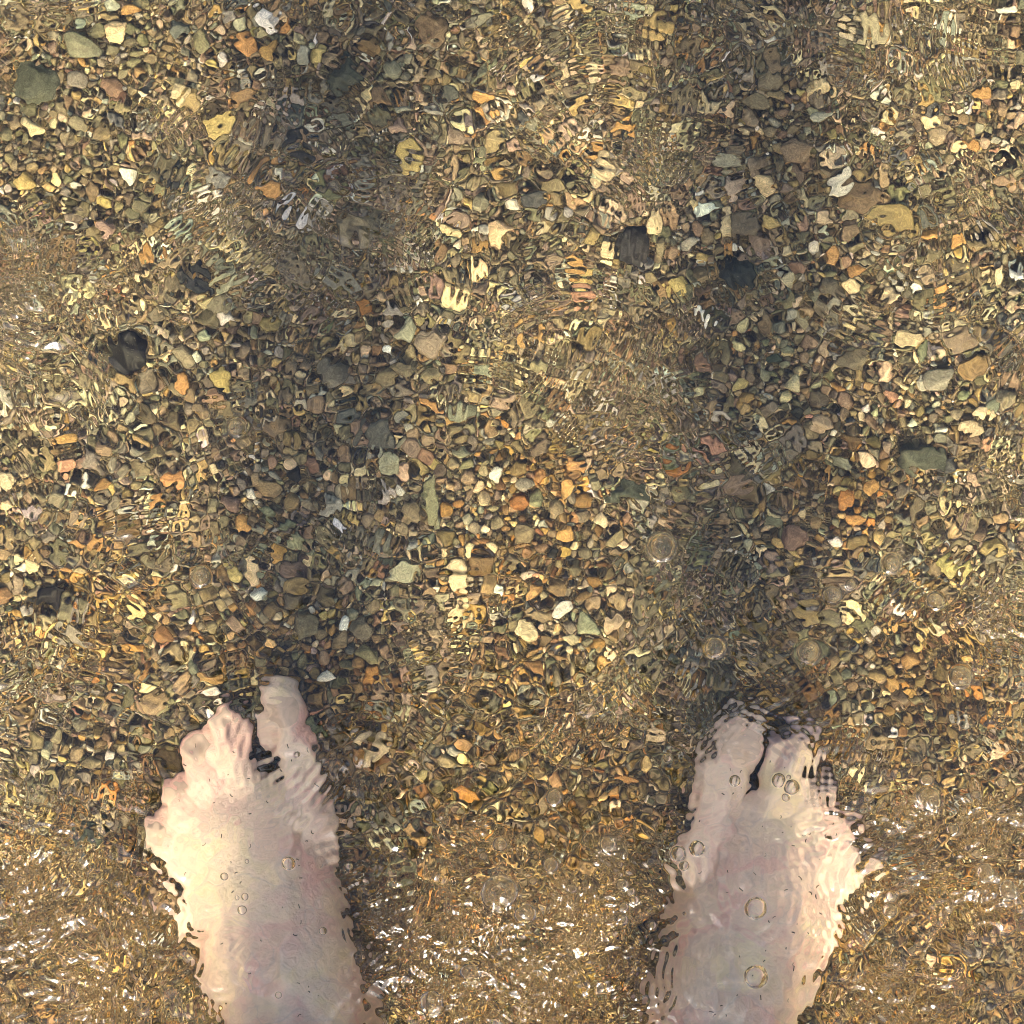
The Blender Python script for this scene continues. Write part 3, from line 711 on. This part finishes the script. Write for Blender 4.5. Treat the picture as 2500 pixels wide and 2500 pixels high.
# clothes, outside the frame
cl = []
for s_ in (-1, 1): chain(cl, [(s_ * .092, HIPY, .90, .102), (s_ * .115, HIPY + .005, .68, .092)])
blob(cl, (0, HIPY - .01, .95), (.176, .125, .125))
union_object('shorts', cl, [], plain('navy_cloth', (.03, .04, .07)), .006, 4, person)
cl = []
for c, r in (((0, HIPY, 1.06), (.158, .112, .14)), ((0, HIPY, 1.20), (.172, .117, .15)), ((0, HIPY - .01, 1.32), (.182, .117, .125)), ((0, HIPY - .01, 1.405), (.15, .09, .06))): blob(cl, c, r)
for s_ in (-1, 1): chain(cl, [(s_ * .18, HIPY, 1.40, .062), (s_ * .207, HIPY + .01, 1.24, .054)])
union_object('shirt', cl, [], plain('grey_cloth', (.3, .3, .3)), .006, 4, person)
cl = []; blob(cl, (0, HIPY + .012, 1.645), (.082, .094, .106))
union_object('hair', cl, [], plain('brown_hair', (.04, .025, .015)), .006, 3, person)
# toenails laid on the toes
dg = bpy.context.evaluated_depsgraph_get()
bvh = BVHTree.FromObject(person, dg)
M_NAIL = plain('toenail', (.66, .50, .44), .3, 300.)
def nail(W, side, t, wd, ln):
    vs = []; n = 9
    e = t[-2]; dirx = (t[-1][0] - t[-3][0]); diry = (t[-1][1] - t[-3][1]); L = math.hypot(dirx, diry); dx, dy = dirx / L, diry / L
    for j in range(n):
        for i in range(n):
            u = (i / (n - 1) * 2 - 1); v_ = (j / (n - 1) * 2 - 1)
            # round the corners
            k = 1 - .16 * (u * v_) ** 2
            lx = e[0] + u * wd * k * dy + (v_ * ln * k + .003) * dx
            ly = e[1] + -u * wd * k * dx + (v_ * ln * k + .003) * dy
            p = W((lx, ly, 0))
            h = bvh.ray_cast(Vector((p[0], p[1], .09)), Vector((0, 0, -1)))
            z = h[0].z if h[0] else .02
            vs.append((p[0], p[1], z + .0005 - .0004 * max(abs(u), abs(v_)) ** 4))
    o = link_mesh('toenail', vs, grid_faces(n, n), M_NAIL, person)
for W_, sd_, TT in ((WL, 1, TOES_L), (WR, -1, TOES_R)):
    for k, t in enumerate(TT):
        nail(W_, sd_, t, (.0085, .0055, .005, .0046, .004)[k], (.0075, .005, .0045, .004, .0034)[k])

# ------------------------------------------------------------------ air bubbles under the surface film
mb = bpy.data.materials.new('air_in_water'); mb.use_nodes = True
mb.node_tree.nodes.remove(mb.node_tree.nodes['Principled BSDF'])
gb = mb.node_tree.nodes.new('ShaderNodeBsdfGlass'); gb.inputs['IOR'].default_value = 1 / 1.333; gb.inputs['Roughness'].default_value = 0
mb.node_tree.links.new(gb.outputs[0], mb.node_tree.nodes['Material Output'].inputs[0])

def v_over_skin(p):
    return bvh.ray_cast(Vector((p.x, p.y, WATER)), Vector((0, 0, -1)))[0] is not None
for i, b in enumerate(BUB):
    px, py, r = map(float, b.split()); q = np.random.default_rng(400 + i)
    rad = r * PX * .93
    p = at(px, py, WATER - rad)
    v, f = ICO4
    v = v * np.array([rad * q.uniform(.95, 1.05), rad * q.uniform(.95, 1.05), rad * .72])
    zs = min(water_z(p.x + dx, p.y + dy) for dx in (-rad, 0, rad) for dy in (-rad, 0, rad))
    o = link_mesh('air_bubble', v, f, mb)
    o.location = (p.x, p.y, zs - rad * .72 - .0006)
    sz = 'tiny' if r < 8 else 'small' if r < 14 else 'middling' if r < 22 else 'large'
    on = 'over skin' if v_over_skin(p) else 'over gravel'
    tag(o, where(px, py, '%s clear air bubble %s,' % (sz, on)), 'bubble', 'air bubbles in the water')

# ------------------------------------------------------------------ flecks and hairs drifting on the water
q = np.random.default_rng(9)
vs, fs = [], []
for _ in range(150):
    if q.random() < .75:
        if q.random() < .5: px, py = q.uniform(430, 800), q.uniform(1780, 2480)
        else: px, py = q.uniform(1700, 2050), q.uniform(1850, 2480)
    else: px, py = q.uniform(20, 2480), q.uniform(20, 2480)
    p = at(px, py, WATER); a = q.uniform(0, 6.28); n = 5; L = q.uniform(.0006, .0028); wd = q.uniform(.00012, .00028); cur = q.uniform(-1.2, 1.2)
    for k in range(n):
        t = k / (n - 1) - .5; aa = a + cur * t
        x = p.x + math.cos(aa) * L * t; y = p.y + math.sin(aa) * L * t
        z = water_z(x, y) - .0007
        for u, v in ((-1, 0), (0, 1), (1, 0), (0, -1)):
            vs.append((x - math.sin(aa) * wd * u, y + math.cos(aa) * wd * u, z + v * wd * .7))
    o0 = len(vs) - 4 * n
    for k in range(n - 1):
        for u in range(4):
            b0 = o0 + k * 4; fs.append((b0 + u, b0 + (u + 1) % 4, b0 + 4 + (u + 1) % 4, b0 + 4 + u))
    fs.append((o0, o0 + 1, o0 + 2, o0 + 3)); e = o0 + 4 * (n - 1); fs.append((e, e + 1, e + 2, e + 3))
o = link_mesh('floating_flecks', vs, fs, plain('dark_fleck', (.06, .035, .02)))
tag(o, 'tiny dark flecks and hairs drifting in the water over the feet', 'debris', kind='stuff')
